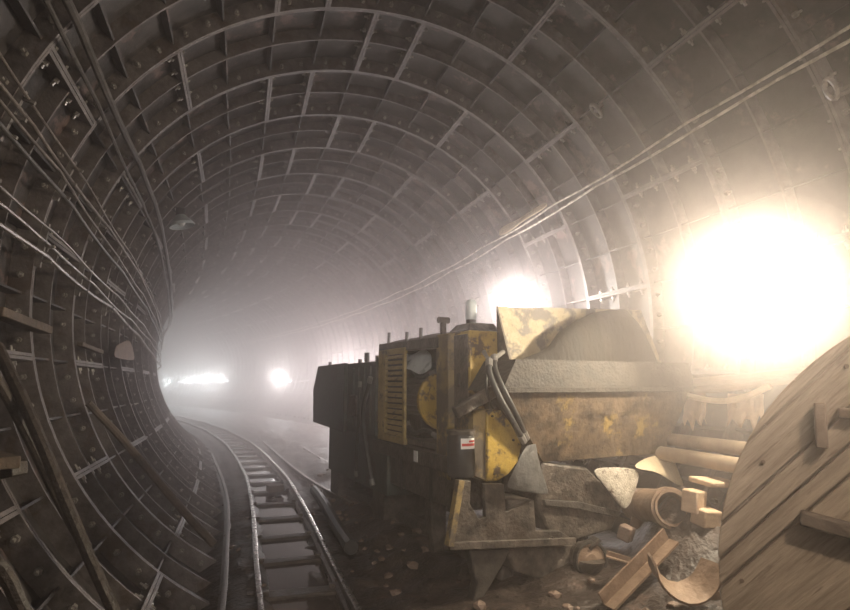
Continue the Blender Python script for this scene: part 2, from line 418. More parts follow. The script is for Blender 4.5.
# ------------------------------------------------------------------ more materials
M.update(
    yellow=pmat('worn_yellow_paint', (.30, .19, .035), (.52, .35, .07), 5, .5, 0, .25, c3=(.085, .055, .032), t3=.56, s3=9),
    yellowpale=pmat('faded_yellow_paint', (.30, .215, .08), (.48, .36, .15), 9, .6, 0, .25, c3=(.13, .095, .05), t3=.6, s3=10),
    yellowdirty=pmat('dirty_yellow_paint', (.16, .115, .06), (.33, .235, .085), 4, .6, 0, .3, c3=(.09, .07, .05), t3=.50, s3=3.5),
    plate=pmat('flaking_plate', (.32, .25, .15), (.46, .39, .27), 7, .6, 0, .35, c3=(.15, .13, .115), t3=.54, s3=5),
    hopper=pmat('rusty_hopper', (.025, .017, .011), (.155, .105, .062), 7, .6, .1, .4, c3=(.27, .18, .05), t3=.63, s3=3.2),
    dirty=pmat('dirty_steel', (.02, .0165, .014), (.135, .11, .09), 9, .5, .2, .5, c3=(.055, .04, .03), t3=.58, s3=4),
    rimsteel=pmat('caked_steel', (.018, .015, .0125), (.066, .055, .045), 10, .65, .1, .5),
    green=pmat('dark_green_paint', (.035, .045, .04), (.075, .088, .078), 4, .5, .1, .25, c3=(.05, .04, .033), t3=.58, s3=3),
    rubber=pmat('hose_rubber', (.018, .017, .017), (.04, .038, .036), 9, .5, 0, .1),
    canvas=pmat('grey_canvas', (.05, .048, .047), (.125, .12, .115), 8, .6, 0, .35),
    motor=pmat('motor_grey', (.10, .09, .08), (.17, .15, .13), 7, .5, .3, .2),
    bag=pmat('pale_plastic', (.42, .46, .47), (.62, .66, .67), 5, .3, 0, .1),
    cream=pmat('cream_sheet', (.55, .43, .28), (.75, .62, .44), 5, .7, 0, .3),
    speck=pmat('speckled_sheet', (.30, .26, .21), (.52, .47, .40), 16, .55, 0, .4, c3=(.12, .09, .07), t3=.6, s3=14),
    mound=pmat('shaded_mound', (.010, .0075, .0055), (.03, .023, .017), 5, .75, 0, .5, c3=(.11, .09, .07), t3=.70, s3=6, stretch=(1.6, 1.6, .5)),  # near-black tone, shade on the mound put into its colour
    drumwood=pmat('drum_boards', (.27, .195, .135), (.50, .38, .275), 5, .8, 0, .4, c3=(.17, .115, .08), t3=.62, s3=4, obj_rot=(0, math.radians(46), 0), stretch=(.5, 2, 5)),
    block=pmat('pale_block', (.38, .26, .17), (.55, .41, .29), 6, .8, 0, .4),
    rust=pmat('rusty_iron', (.15, .095, .062), (.29, .20, .14), 6, .6, .2, .4),
    pipe=pmat('wall_pipe', (.22, .16, .11), (.36, .28, .2), 5, .45, .3, .15),
    white=pmat('white_label', (.75, .73, .70), (.85, .83, .8), 8, .5, 0, 0),
    red=pmat('red_print', (.55, .06, .05), (.6, .08, .06), 8, .5, 0, 0),
    stone=pmat('stone', (.11, .075, .055), (.24, .165, .125), 8, .6, 0, .5),
)
# ------------------------------------------------------------------ concrete spraying machine
MO, MPSI = Vector((1.4, 3.7, 0.0)), math.radians(8)
mach = empty('concrete_spraying_machine', MO, MPSI)
tag(mach, 'rusty yellow concrete spraying machine with big hopper standing beside the track', 'machine')
_mr = Matrix.Rotation(-MPSI, 3, 'Z')
_co = _mr @ (Vector((0, 0, CAMH)) - MO)
def mf(u, v, ly):
    r = _mr @ ray(u, v); return _co + r * ((ly - _co.y) / r.y)
def ms(u, v, lx):
    r = _mr @ ray(u, v); return _co + r * ((lx - _co.x) / r.x)
def mz(u, v, lz):
    r = _mr @ ray(u, v); return _co + r * ((lz - _co.z) / r.z)
def mw(p): return MO + Matrix.Rotation(MPSI, 3, 'Z') @ Vector(p)
def quadbox(name, fl, ftop, fr, fbot, ly, depth, mat, parent=mach, bevel=.008):
    """box whose front face fills the pixel rectangle on the plane ly"""
    a, b = mf(fl, fbot, ly), mf(fr, ftop, ly)
    return MB().bbox((a.x, ly, a.z), (b.x, ly + depth, b.z)).build(name, mat, parent, bevel)
def plate(name, pix, ly, th, mat, parent=mach, bevel=.005):
    return MB().prism([mf(u, v, ly) for u, v in pix], (0, th, 0)).build(name, mat, parent, bevel)
def sheet(name, grid, th, mat, parent=None):
    """thin bent sheet from a grid of points"""
    r, c = len(grid), len(grid[0]); mb = MB()
    mb.add([p for row in grid for p in row], [(i * c + k, i * c + k + 1, (i + 1) * c + k + 1, (i + 1) * c + k) for i in range(r - 1) for k in range(c - 1)], 0, True)
    o = mb.build(name, mat, parent); sd = o.modifiers.new('solid', 'SOLIDIFY'); sd.thickness = th
    d = o.modifiers.new('sub', 'SUBSURF'); d.levels = d.render_levels = 2; return o
# hopper: rim band, tapered bin open at the top, splash plate
hx0, hx1 = mf(503, 395, 0).x, mf(690, 365, .0).x
hz1, hz0 = mf(600, 361, 0).z, mf(600, 388, 0).z
HB = .46
def ring_box(mb, x0, x1, y0, y1, x2, x3, y2, y3, za, zb, t):
    """open four-sided taper: lower rectangle (x0 x1 y0 y1) at za, upper (x2 x3 y2 y3) at zb, wall t"""
    for q in (0, t):
        lo = [(x0 + q, y0 + q, za), (x1 - q, y0 + q, za), (x1 - q, y1 - q, za), (x0 + q, y1 - q, za)]
        hi = [(x2 + q, y2 + q, zb), (x3 - q, y2 + q, zb), (x3 - q, y3 - q, zb), (x2 + q, y3 - q, zb)]
        mb.add(lo + hi, [(k, (k + 1) % 4, 4 + (k + 1) % 4, 4 + k) for k in range(4)])
        if q == 0: lo0, hi0 = lo, hi
    mb.add(lo0 + lo, [(k, (k + 1) % 4, 4 + (k + 1) % 4, 4 + k) for k in range(4)])
    mb.add(hi0 + hi, [(k, (k + 1) % 4, 4 + (k + 1) % 4, 4 + k) for k in range(4)]); return mb
bl, br = mf(543, 462, .12), mf(664, 455, .12)
hop = ring_box(MB(), bl.x, br.x, .12, .36, hx0, hx1, 0, HB, bl.z, hz0, .015).build('hopper', M['hopper'], mach)
mb = ring_box(MB(), hx0 - .02, hx1 + .02, -.02, HB + .02, hx0 + .13, hx1 + .0, .01, HB, hz0 - .02, hz1, .02)
mb.build('hopper_rim', M['rimsteel'], hop)
MB().bbox((hx0 - .035, -.04, hz0 - .035), (hx1 + .03, -.015, hz0 + .01)).build('rim_flange', M['rimsteel'], hop, .006)
p = [mf(u, v, HB - .06) for u, v in ((517, 386), (497, 306), (560, 308), (641, 310), (662, 364))]
MB().prism(p, (0, .018, 0)).build('splash_plate', M['plate'], hop, .003)
p = [mf(517, 386, HB - .06), mf(497, 306, HB - .06)]; sp = Vector((p[0].x - .05, .15, p[0].z))
MB().prism([p[0] + Vector((0, -.01, 0)), p[1] + Vector((0, -.01, 0)), mf(500, 384, HB + .12)], (-.015, 0, 0)).build('side_gusset', M['dirty'], hop)
for k in range(3):
    q = mf(545 + 45 * k, 392, -.04); q2 = mf(548 + 44 * k, 458, .13)
# dark mound in the hopper
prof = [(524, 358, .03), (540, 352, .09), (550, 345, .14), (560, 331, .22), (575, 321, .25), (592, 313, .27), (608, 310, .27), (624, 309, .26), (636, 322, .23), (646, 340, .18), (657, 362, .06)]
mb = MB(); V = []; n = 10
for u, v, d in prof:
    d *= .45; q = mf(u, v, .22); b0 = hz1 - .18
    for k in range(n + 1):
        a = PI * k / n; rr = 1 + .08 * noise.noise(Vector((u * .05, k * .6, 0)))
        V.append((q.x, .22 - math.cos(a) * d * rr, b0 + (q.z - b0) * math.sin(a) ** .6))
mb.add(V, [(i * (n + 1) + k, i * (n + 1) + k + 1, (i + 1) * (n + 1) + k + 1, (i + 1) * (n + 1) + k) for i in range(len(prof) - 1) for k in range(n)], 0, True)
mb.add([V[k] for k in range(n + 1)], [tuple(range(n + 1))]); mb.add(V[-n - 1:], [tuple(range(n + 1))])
o = mb.build('dark_mound', M['mound']); o.matrix_world = Matrix.Translation(MO) @ Matrix.Rotation(MPSI, 4, 'Z')
tag(o, 'dark rounded mound in the machine hopper, its shade put into the colour', 'heap')

# front frame and lower body
fr = plate('front_frame', [(449, 546), (460, 480), (471, 481), (470, 504), (479, 519), (486, 517), (485, 484), (504, 484), (506, 512), (534, 500), (536, 531), (560, 531), (576, 541), (484, 550)], .06, .05, M['dirty'])
MB().bar(mf(460, 480, .03), mf(449, 546, .03), .045, .06, (0, 1, 0)).build('corner_angle', M['yellowdirty'], fr, .004)
MB().bar(mf(449, 546, .03), mf(575, 541, .03), .05, .03, (0, 1, 0)).build('bottom_rail', M['dirty'], fr, .004)
for u, v in ((453, 541), (471, 543), (520, 541), (552, 538)):
    q = mf(u, v, .045); MB().tube([q, q + Vector((0, -.02, 0))], .012, 6, 0, True, False).build('bolt', M['dirty'], fr)
P_ = [mf(u, v, .12) for u, v in ((543, 462), (588, 468), (624, 505), (612, 530), (576, 541), (548, 532), (536, 500))]
MB().prism(P_, (0, .5, 0)).build('outlet_chamber', M['dirty'], mach, .02)
P_ = [mf(u, v, .08) for u, v in ((545, 500), (580, 502), (622, 512), (618, 518), (578, 509), (546, 506))]
MB().prism(P_, (0, .06, 0)).build('chamber_seam', M['rimsteel'], mach, .004)
P_ = [mf(u, v, .1) for u, v in ((508, 500), (534, 500), (536, 530), (512, 530))]; MB().prism(P_, (0, .3, 0)).build('gear_box', M['dirty'], mach, .01)
P_ = [mf(u, v, .14) for u, v in ((505, 548), (578, 543), (588, 560), (574, 572), (540, 579), (516, 572))]
MB().prism(P_, (0, .45, 0)).build('oil_sump', M['dirty'], mach, .02)
P_ = [mf(u, v, .08) for u, v in ((469, 549), (510, 549), (506, 560), (486, 594), (481, 607), (472, 607), (477, 584))]
MB().prism(P_, (0, .09, 0)).build('support_leg', M['rimsteel'], mach, .012)
P_ = [mf(u, v, 1.3) for u, v in ((430, 500), (447, 500), (446, 545), (441, 556), (434, 553))]
MB().prism(P_, (0, .1, 0)).build('support_leg', M['dirty'], mach, .012)
# wheel under the chamber
wc = mf(591, 560, .0); mb = MB(); ax = Vector((-.18, -1, .05)).normalized()
whl = MB().tube([wc - ax * .12, wc - ax * .01, wc, wc + ax * .0], [.115, .125, .122, .10], 24).build('wheel', M['dirty'], mach)
MB().lathe(wc, ax, [(-.03, .124), (-.03, .136), (.016, .136), (.016, .120), (-.002, .118)], 28, cap=False).build('wheel_rim', M['rimsteel'], whl)
MB().lathe(wc, ax, [(-.01, .118), (.002, .118), (.004, .05), (.008, .045), (.008, .01)], 28).build('hub_face', M['rust'], whl)
q = mf(597, 538, .02); MB().bar(q, wc + Vector((0, .04, .08)), .1, .03).build('wheel_bracket', M['dirty'], mach, .004)

# yellow front box with chamfered outline, bar and filter
P_ = [mf(u, v, .18) for u, v in ((487, 410), (501, 410), (512, 425), (522, 446), (518, 462), (509, 474), (498, 481), (487, 482))]
yb = MB().prism(P_, (0, .3, 0)).build('front_box', M['yellow'], mach, .01)
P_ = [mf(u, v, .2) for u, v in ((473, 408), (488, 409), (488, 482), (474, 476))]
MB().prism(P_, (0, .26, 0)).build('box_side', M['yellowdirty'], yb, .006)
for u, v in ((492, 416), (513, 440), (494, 474)):
    q = mf(u, v, .178); MB().tube([q, q + Vector((0, -.012, 0))], .009, 6, 0, True, False).build('bolt', M['dirty'], yb)
MB().bar(mf(455, 413, .12), mf(506, 384, .12), .07, .09).build('support_arm', M['dirty'], mach, .012)
fc = mf(461, 453, .22); r_ = abs(mf(473, 453, .22).x - fc.x); zt, zb = mf(461, 434, .22).z, mf(461, 476, .22).z
fl = MB().tube([(fc.x, .22, zb), (fc.x, .22, zb + .02), (fc.x, .22, zt - .02), (fc.x, .22, zt)], [r_ * .93, r_, r_, r_ * .9], 20).build('oil_filter', M['black'], mach)
MB().tube([(fc.x, .22, zt), (fc.x, .22, zt + .03)], r_ * 1.05, 20).build('filter_cap', M['dirty'], fl)
def arc_patch(c, r, a0, a1, z0, z1, n=6):
    mb = MB(); V = []
    for i in range(n + 1):
        a = math.radians(a0 + (a1 - a0) * i / n)
        for rr in (r, r + .002): V += [(c[0] + rr * math.sin(a), c[1] - rr * math.cos(a), z) for z in (z0, z1)]
    for i in range(n):
        b = 4 * i; mb.add([], []); mb.f += [(b, b + 1, b + 5, b + 4), (b + 2, b + 3, b + 7, b + 6), (b, b + 4, b + 6, b + 2), (b + 1, b + 5, b + 7, b + 3)]; mb.mi += [0] * 4; mb.sm += [False] * 4
    mb.v += V; return mb
z0, z1 = mf(461, 448, .2).z, mf(461, 437.5, .2).z
lb = arc_patch((fc.x, .22), r_ + .001, -30, 38, z0, z1).build('filter_label', M['white'], fl)
zz = z1 - z0
arc_patch((fc.x, .22), r_ + .004, -26, 34, z0 + zz * .28, z0 + zz * .52).build('label_print', M['red'], fl)
arc_patch((fc.x, .22), r_ + .004, 4, 34, z0 + zz * .62, z0 + zz * .8).build('label_print', M['red'], fl)
# hoses with couplings
def hose(pts, r, name='hose', mat=None, parent=mach, ends=True):
    P = smooth_path(pts, 6); o = MB().tube(P, r, 10).build(name, mat or M['rubber'], parent)
    if ends:
        for a, b in ((P[0], P[2]), (P[-1], P[-3])):
            d = (b - a).normalized(); MB().tube([a - d * .02, a + d * .05], r * 1.25, 8).build('coupling', M['greymetal'], o)
    return o
hose([mf(489, 362, .05), mf(490, 375, -.02), mf(500, 398, -.08), mf(512, 420, -.08), mf(523, 440, -.03)], .022)
hose([mf(494, 358, .1), mf(496, 372, .0), mf(506, 394, -.07), mf(517, 416, -.07), mf(526, 437, -.02)], .02)
hose([mf(489, 365, .12), mf(486, 382, .08), mf(489, 402, .1), mf(491, 410, .16)], .013, ends=False)
P_ = [mf(484, 352, .3), mf(490, 362, .12), mf(503, 352, .3)]; MB().tube(P_, .02, 8).build('hose_tee', M['greymetal'], mach)
MB().tube([mf(490, 362, .12), mf(495, 357, .3)], .03, 8).build('valve_body', M['greymetal'], mach)
# grey canvas hanging under the hopper
def lerp(a, b, t): return a + (b - a) * t
g = []
for i in range(5):
    t = i / 4; a = mf(lerp(527, 505, t ** .8), lerp(444, 489, t), -.01 - .05 * math.sin(t * 3)); b = mf(lerp(536, 550, t), lerp(443, 496, t), .03)
    g.append([a.lerp(b, k / 4) + Vector((0, -.03 * math.sin(k / 4 * PI) - .015 * math.sin(k * 2.4 + i), 0)) for k in range(5)])
sheet('canvas_boot', g, .01, M['canvas'], mach)
# control cabinet behind the hopper
CY = .62
c0 = mf(470, 400, CY); lx = c0.x
back = ms(449, 400, lx).y
zt_, zb_ = mf(470, 330, CY).z, mf(470, 470, CY).z
cab = MB().bbox((lx, CY, zb_), (mf(499, 400, CY).x, back, zt_)).build('control_cabinet', M['yellow'], mach, .012)
MB().bbox((lx - .012, CY + .02, zb_ + .02), (lx - .001, back - .02, zt_ - .03)).build('side_door', M['dirty'], cab, .004)
q = ms(459, 380, lx - .012); MB().box(q, (.03, .05, .12)).build('door_handle', M['black'], cab, .006)
zc = mf(480, 322, CY).z
MB().add([(lx - .01, CY - .01, zt_), (mf(500, 330, CY).x, CY - .01, zt_), (mf(500, 330, CY).x, back, zt_), (lx - .01, back, zt_), (lx + .05, CY + .06, zc), (mf(498, 330, CY).x, CY + .06, zc), (mf(498, 330, CY).x, back - .05, zc), (lx + .05, back - .05, zc)],
         [(0, 1, 5, 4), (1, 2, 6, 5), (2, 3, 7, 6), (3, 0, 4, 7), (4, 5, 6, 7), (0, 3, 2, 1)]).build('cabinet_roof', M['dirty'], cab, .008)
q = mf(471, 322, CY + .3); tp = mf(471, 300, CY + .3)
MB().tube([q - Vector((0, 0, .03)), q + Vector((0, 0, .02))], .045, 12).build('beacon_base', M['black'], cab)
MB().tube([q + Vector((0, 0, .02)), q + Vector((0, 0, .03)), tp - Vector((0, 0, .02)), tp], [.05, .052, .05, .035], 14).build('beacon_lens', M['bag'], cab)
# corner post
py = back + .02; po = ms(438, 330, lx - .06); pa, pb = ms(449, 330, lx - .06), ms(437, 330, lx - .06)
zt2, zb2 = ms(443, 334, lx - .06).z, ms(443, 478, lx - .06).z
post = MB().bbox((lx - .07, pa.y, zb2), (lx + .05, pb.y, zt2)).build('corner_post', M['yellowdirty'], mach, .008)
q = ms(443, 318, lx - .02); MB().bar((lx - .02, q.y, zt2 - .03), (lx - .02, q.y, q.z), .05, .05, (0, 1, 0)).build('post_bracket', M['dirty'], post, .01)
MB().tube([(lx - .07, q.y, q.z - .02), (lx + .04, q.y, q.z - .02)], .03, 8).build('lifting_eye', M['dirty'], post)
# louvre door: frame and slats, on the left side
LX = lx - .1
y0, y1 = ms(404, 400, LX).y, ms(378, 400, LX).y
zt3, zb3 = ms(391, 349, LX).z, ms(391, 442, LX).z
lv = empty('louvre_door', (LX, y0, zb3), 0, mach)
W_, H_ = y1 - y0, zt3 - zb3
mb = MB(); t = .06
mb.bbox((0, 0, 0), (.04, W_, t)); mb.bbox((0, 0, H_ - t), (.04, W_, H_)); mb.bbox((0, W_ - .2, 0), (.05, W_, H_)); mb.bbox((0, 0, 0), (.03, .05, H_))
mb.build('door_frame', M['yellowpale'], lv, .005)
sl = MB().box((.0, 0, 0), (.05, W_ - .24, .012), Matrix.Rotation(math.radians(-38), 3, 'Y')).mesh('slat', M['yellowpale'])
ns = 15
for k in range(ns):
    o = link('slat', sl, lv); o.location = (.02, (W_ - .15) / 2, t + (H_ - 2 * t) * (k + .5) / ns)
MB().bbox((.035, .05, .04), (.04, W_ - .1, H_ - .04)).build('backing_mesh', M['black'], lv)
for z in (.25, .75): MB().tube([(0, W_ + .012, H_ * z - .06), (0, W_ + .012, H_ * z + .06)], .016, 8).build('hinge', M['dirty'], lv)
# engine bay between post and louvre door: floor, back wall, roof bar, motor
zf = ms(425, 440, lx).z
MB().bbox((lx - .05, pb.y - .1, zf - .06), (lx + 1.1, y1 + .1, zf)).build('bay_floor', M['dirty'], mach, .006)
MB().bbox((lx + .75, pb.y - .1, zf), (lx + .8, y1 + .1, zt3)).build('bay_back_panel', M['green'], mach)
MB().bbox((lx - .02, y1 + .07, zf), (lx + 1.1, y1 + .11, zt3 + .08)).build('bay_bulkhead', M['green'], mach)
MB().bar((lx - .03, pb.y - .05, zt2 - .07), (lx - .03, y1 + .05, zt3 + .03), .1, .1).build('roof_beam', M['dirty'], mach, .01)
g = []
for i in range(7):
    yy = lerp(pb.y, y1 + .1, i / 6); zz = lerp(zt2 - .02, zt3 + .07, i / 6)
    g.append([Vector((lx - .1 + .3 * k, yy, zz + .06 + .07 * noise.noise(Vector((i * 1.7, k * 1.3, 1))) + (.03 if k == 1 else 0) - (.09 if k == 0 else 0))) for k in range(5)])
sheet('bay_roof', g, .015, M['dirty'], mach)
for k, (yy, hh) in enumerate(((lerp(pb.y, y1, .35), .05), (lerp(pb.y, y1, .6), .035), (y1 - .05, .07))):
    MB().tube([(lx, yy, lerp(zt2, zt3, .5)), (lx + .02, yy + .03, lerp(zt2, zt3, .5) + .1 + hh)], .018, 7).build('roof_stub', M['dirty'], mach)
mc = ms(423, 400, lx + .12); mrad = abs(ms(423, 376, lx + .12).z - mc.z)
ma, mbk = ms(434, 400, lx + .12).y, ms(408, 400, lx + .12).y
mot = MB().tube([(mc.x + .1, ma, mc.z), (mc.x + .1, mbk + .1, mc.z)], mrad * .86, 24).build('electric_motor', M['motor'], mach)
fin = MB().bbox((-.006, 0, 0), (.006, mbk - ma, .03)).mesh('cooling_fin', M['motor'])
for k in range(24):
    a = 2 * PI * k / 24; o = link('cooling_fin', fin, mot); o.location = (mc.x + .1 + math.sin(a) * mrad * .84, ma + .03, mc.z + math.cos(a) * mrad * .84); o.rotation_euler = (0, a, 0)
MB().tube([(mc.x + .1, ma - .06, mc.z), (mc.x + .1, ma - .045, mc.z), (mc.x + .1, ma, mc.z)], [mrad * 1.1, mrad * 1.18, mrad * 1.18], 28).build('end_flange', M['yellow'], mot)
MB().bbox((mc.x - .1, ma + .1, zf), (mc.x + .3, mbk, mc.z - mrad * .6)).build('motor_foot', M['dirty'], mot, .01)
# cables and small boxes in the bay
hose([ms(404, 362, lx + .05), ms(412, 368, lx), ms(420, 378, lx + .02), ms(434, 372, lx + .1)], .018, 'wiring')
hose([ms(408, 425, lx), ms(415, 433, lx - .04), ms(425, 430, lx - .03), ms(436, 436, lx)], .02, 'wiring')
hose([ms(402, 395, lx), ms(406, 410, lx - .04), ms(409, 425, lx)], .012, 'wiring')
# plastic bag lying on the motor
g = []
for i in range(5):
    g.append([ms(lerp(405, 432, k / 4), lerp(352, 372, i / 4) + 4 * math.sin(k * 1.7 + i), lx + .06 - .03 * i + .02 * math.sin(k * 2 + i * 1.3)) for k in range(5)])
o = sheet('plastic_bag', g, .004, M['bag']); o.matrix_world = Matrix.Translation(MO) @ Matrix.Rotation(MPSI, 4, 'Z')
tag(o, 'pale crumpled plastic bag stuffed above the motor in the engine bay', 'bag')
# rear cabinet, dark green
GX = lx - .12
ya, yb_ = ms(376, 400, GX).y + .03, ms(322, 400, GX).y
zt4, zm4 = ms(345, 364, GX).z, ms(345, 430, GX).z
rc = MB().bbox((GX, ya, zm4), (GX + .95, yb_, zt4)).build('rear_cabinet', M['green'], mach, .01)
P_ = [(GX - .06, ya + .95, zm4 - .02), (GX - .06, yb_ + .25, zm4 + .02), (GX - .06, yb_ + .3, zt4 - .35), (GX - .06, yb_ + .05, zt4), (GX - .06, ya + .95, zt4 + .01)]
MB().prism(P_, (.05, 0, 0)).build('side_panel', M['green'], rc, .01)
for k in range(4):
    yy = ya + .12 + k * .2
    MB().bbox((GX - .02, yy, zm4 + .08), (GX + .01, yy + .03, zt4 - .06)).build('panel_rib', M['green'], rc)
for k, (yy, h_) in enumerate(((ya + .15, .07), (ya + .5, .12), (ya + .75, .05), (yb_ - .1, .06))):
    MB().tube([(GX + .08, yy, zt4 - .01), (GX + .08, yy, zt4 + h_)], .025 + .008 * (k == 1), 8).build('roof_stub', M['dirty'], rc)
z5 = ms(345, 478, GX).z
lb_ = MB().bbox((GX + .03, ya - .3, z5), (GX + .9, yb_ - .3, zm4 + .01)).build('lower_housing', M['green'], mach, .012)
hose([(GX - .02, ya + .1, zt4 - .2), (GX - .05, ya + .25, zm4 + .3), (GX - .04, ya + .2, zm4 - .05), (GX - .0, ya + .05, z5 + .08)], .025, 'side_hose')
hose([(GX - .02, ya + .45, zt4 - .25), (GX - .05, ya + .4, zm4 + .15), (GX - .03, ya + .5, zm4 - .1), (GX - .0, ya + .6, z5 + .1)], .02, 'side_hose')
MB().bbox((GX - .04, ya + .55, zm4 + .2), (GX, ya + .8, zm4 + .45)).build('valve_box', M['dirty'], rc, .01)
for yy in (ya - .1, yb_ - .6):
    g0 = -.02; MB().bbox((GX + .08, yy, g0), (GX + .75, yy + .35, z5 + .02)).build('support_block', M['dirty'], mach, .015)
# chassis beam, tank under the bay
zb6, zt6 = ms(415, 464, lx - .1).z, ms(415, 449, lx - .1).z
cy0, cy1 = ms(448, 460, lx - .1).y, ms(372, 460, lx - .1).y
bm_ = MB().bbox((lx - .1, cy0, zb6), (lx + .02, cy1, zt6)).build('chassis_beam', M['dirty'], mach, .008)
q = ms(415, 456, lx - .1); MB().bbox((lx - .106, q.y - .06, q.z - .05), (lx - .1, q.y + .02, q.z + .05)).build('data_plate', M['white'], bm_)
t0, t1 = ms(452, 490, lx - .05).y, ms(386, 490, lx - .05).y
tk = MB().bbox((lx - .05, t0, ms(440, 505, lx - .05).z), (lx + .55, t1, ms(440, 467, lx - .05).z)).build('fuel_tank', M['dirty'], mach, .025)
for k in (.25, .7): yy = lerp(t0, t1, k); MB().bbox((lx - .058, yy, ms(440, 505, lx - .05).z - .01), (lx - .045, yy + .05, ms(440, 467, lx - .05).z)).build('tank_strap', M['black'], tk)
for yy in (.5, 1.25): MB().bbox((lx + .2, CY + yy - .5, .3), (lx + .9, CY + yy - .35, .55)).build('cross_beam', M['dirty'], mach, .01)
MB().bbox((lx + .05, CY + .1, zb_ - .35), (lx + .5, back, zb_ + .02)).build('pump_block', M['dirty'], mach, .02)
# skid runners carry the weight on the muck
for xx in (lx + .1, lx + 1.0):
    MB().bbox((xx, .35, -.02), (xx + .12, 4.2, .12)).build('skid_runner', M['dirty'], mach, .02)
    for yy in (.5, 1.6, 2.8, 3.8): MB().bbox((xx + .01, yy, .1), (xx + .11, yy + .12, .6)).build('skid_post', M['dirty'], mach, .01)

# ------------------------------------------------------------------ loose things at the machine's right foot
def world(o): o.matrix_world = Matrix.Translation(MO) @ Matrix.Rotation(MPSI, 4, 'Z'); return o
g = [[mf(u, v, d) for u, v, d in row] for row in (
    ((588, 468, .05), (612, 466, .02), (640, 468, .05)), ((600, 480, .03), (618, 484, .0), (641, 478, .04)), ((612, 496, .02), (624, 500, -.02), (636, 490, .03)), ((621, 508, .02), (626, 511, .0), (632, 503, .02)))]
tag(world(sheet('torn_sheet', g, .012, M['speck'])), 'pale speckled torn sheet hanging under the hopper', 'sheet')
g = [[mf(u, v, d) for u, v, d in row] for row in (
    ((630, 466, .05), (648, 455, .1), (672, 452, .2)), ((640, 470, 0.), (660, 463, .02), (678, 466, .12)), ((655, 470, -.03), (668, 474, -.02), (682, 478, .06)), ((672, 482, .0), (678, 485, .0), (686, 488, .05)))]
tag(world(sheet('crumpled_paper', g, .008, M['cream'])), 'cream crumpled sack paper lying on the pipe stub beside the hopper', 'paper')
pc0, pc1 = mf(645, 505, .0), mf(672, 508, -.4)
rt = empty('pipe_stub', mw((pc1.x, pc1.y, pc1.z - .15)), MPSI); tag(rt, 'short wide rusty pipe with dark open end below cream paper', 'pipe')
inv = Vector((pc1.x, pc1.y, pc1.z - .15)); dd = (pc1 - pc0).normalized()
a0, a1 = pc0 - inv, pc1 - inv
MB().lathe(a1, dd, [(-.62, .13), (0, .13), (0, .112), (-.58, .112)], 28).build('pipe_body', M['rust'], rt)
MB().lathe(a1, dd, [(-.06, .131), (-.06, .15), (-.02, .15), (-.02, .131)], 28, cap=False).build('pipe_collar', M['rust'], rt)
def block(u, v, ly, d, rz, name, mat, label, cat, ry=0):
    c = mw(mf(u, v, ly)); mb = MB()
    o = MB().box((0, 0, 0), d).build(name, mat, None, .012); o.location = c; o.rotation_euler = (ry, .1, rz); return tag(o, label, cat)
block(694, 501, -.5, (.16, .12, .16), .4, 'brick', M['block'], 'pale block stacked above another right of the pipe stub', 'block', .1)
block(706, 517, -.56, (.17, .13, .12), .1, 'brick', M['block'], 'lower pale block right of the pipe stub near the drum', 'block', .15)
block(626, 533, -.1, (.11, .1, .11), .6, 'stone_lump', M['stone'], 'small pale stone lump between wheel and pipe stub', 'stone', .3)
block(640, 522, .05, (.12, .1, .1), .2, 'brick', M['rust'], 'reddish brick wedged under the pipe stub', 'brick', .2)
block(715, 482, -.5, (.36, .2, .04), .2, 'wood_board', M['block'], 'pale flat board lying below the wall pipes', 'board', .1)
# angle irons in front
def angle_iron(a, b, w, t, label, name='angle_iron', flip=1, mat='rust'):
    a, b = Vector(a), Vector(b); d = b - a; L = d.length; d.normalize(); x = d.cross(Vector((0, 0, 1))).normalized(); z = x.cross(d)
    prof = [(0, 0), (w * flip, 0), (w * flip, t), (t * flip, t), (t * flip, w), (0, w)]
    o = MB().sweep(prof, [(Vector((0, 0, 0)), x, z), (d * L, x, z)]).build(name, M[mat]); o.location = a
    return tag(o, label, 'angle iron')
angle_iron(on_z(604, 606, .05), on_y(668, 540, 3.45), .1, .015, 'rusty angle iron leaning up from the ground toward the pipe stub')
angle_iron(on_y(606, 556, 3.6), on_y(630, 563, 3.5), .04, .01, 'short bent bar crossing behind the leaning angle iron')
mb = MB(); prof = [(-.1, 0), (.1, 0), (.1, .015), (-.1, .015)]
pts = [on_y(650, 558, 3.1), on_y(664, 580, 3.0), on_y(684, 592, 2.92), on_y(702, 584, 2.9), on_y(714, 562, 2.9)]; P = smooth_path(pts, 4); fr_ = []
for i, p in enumerate(P):
    t = (P[min(i + 1, len(P) - 1)] - P[max(i - 1, 0)]).normalized(); x = Vector((.25, 1, .35)).normalized(); x = (x - t * x.dot(t)).normalized(); fr_.append((p, x, x.cross(t)))
tag(mb.sweep(prof, fr_).build('bent_channel', M['rust']), 'rusty curved steel cradle lying in front of the drum', 'steel cradle')
angle_iron(on_z(690, 612, .1), on_y(722, 604, 2.95), .08, .015, 'short angle iron under the curved cradle at the picture bottom')

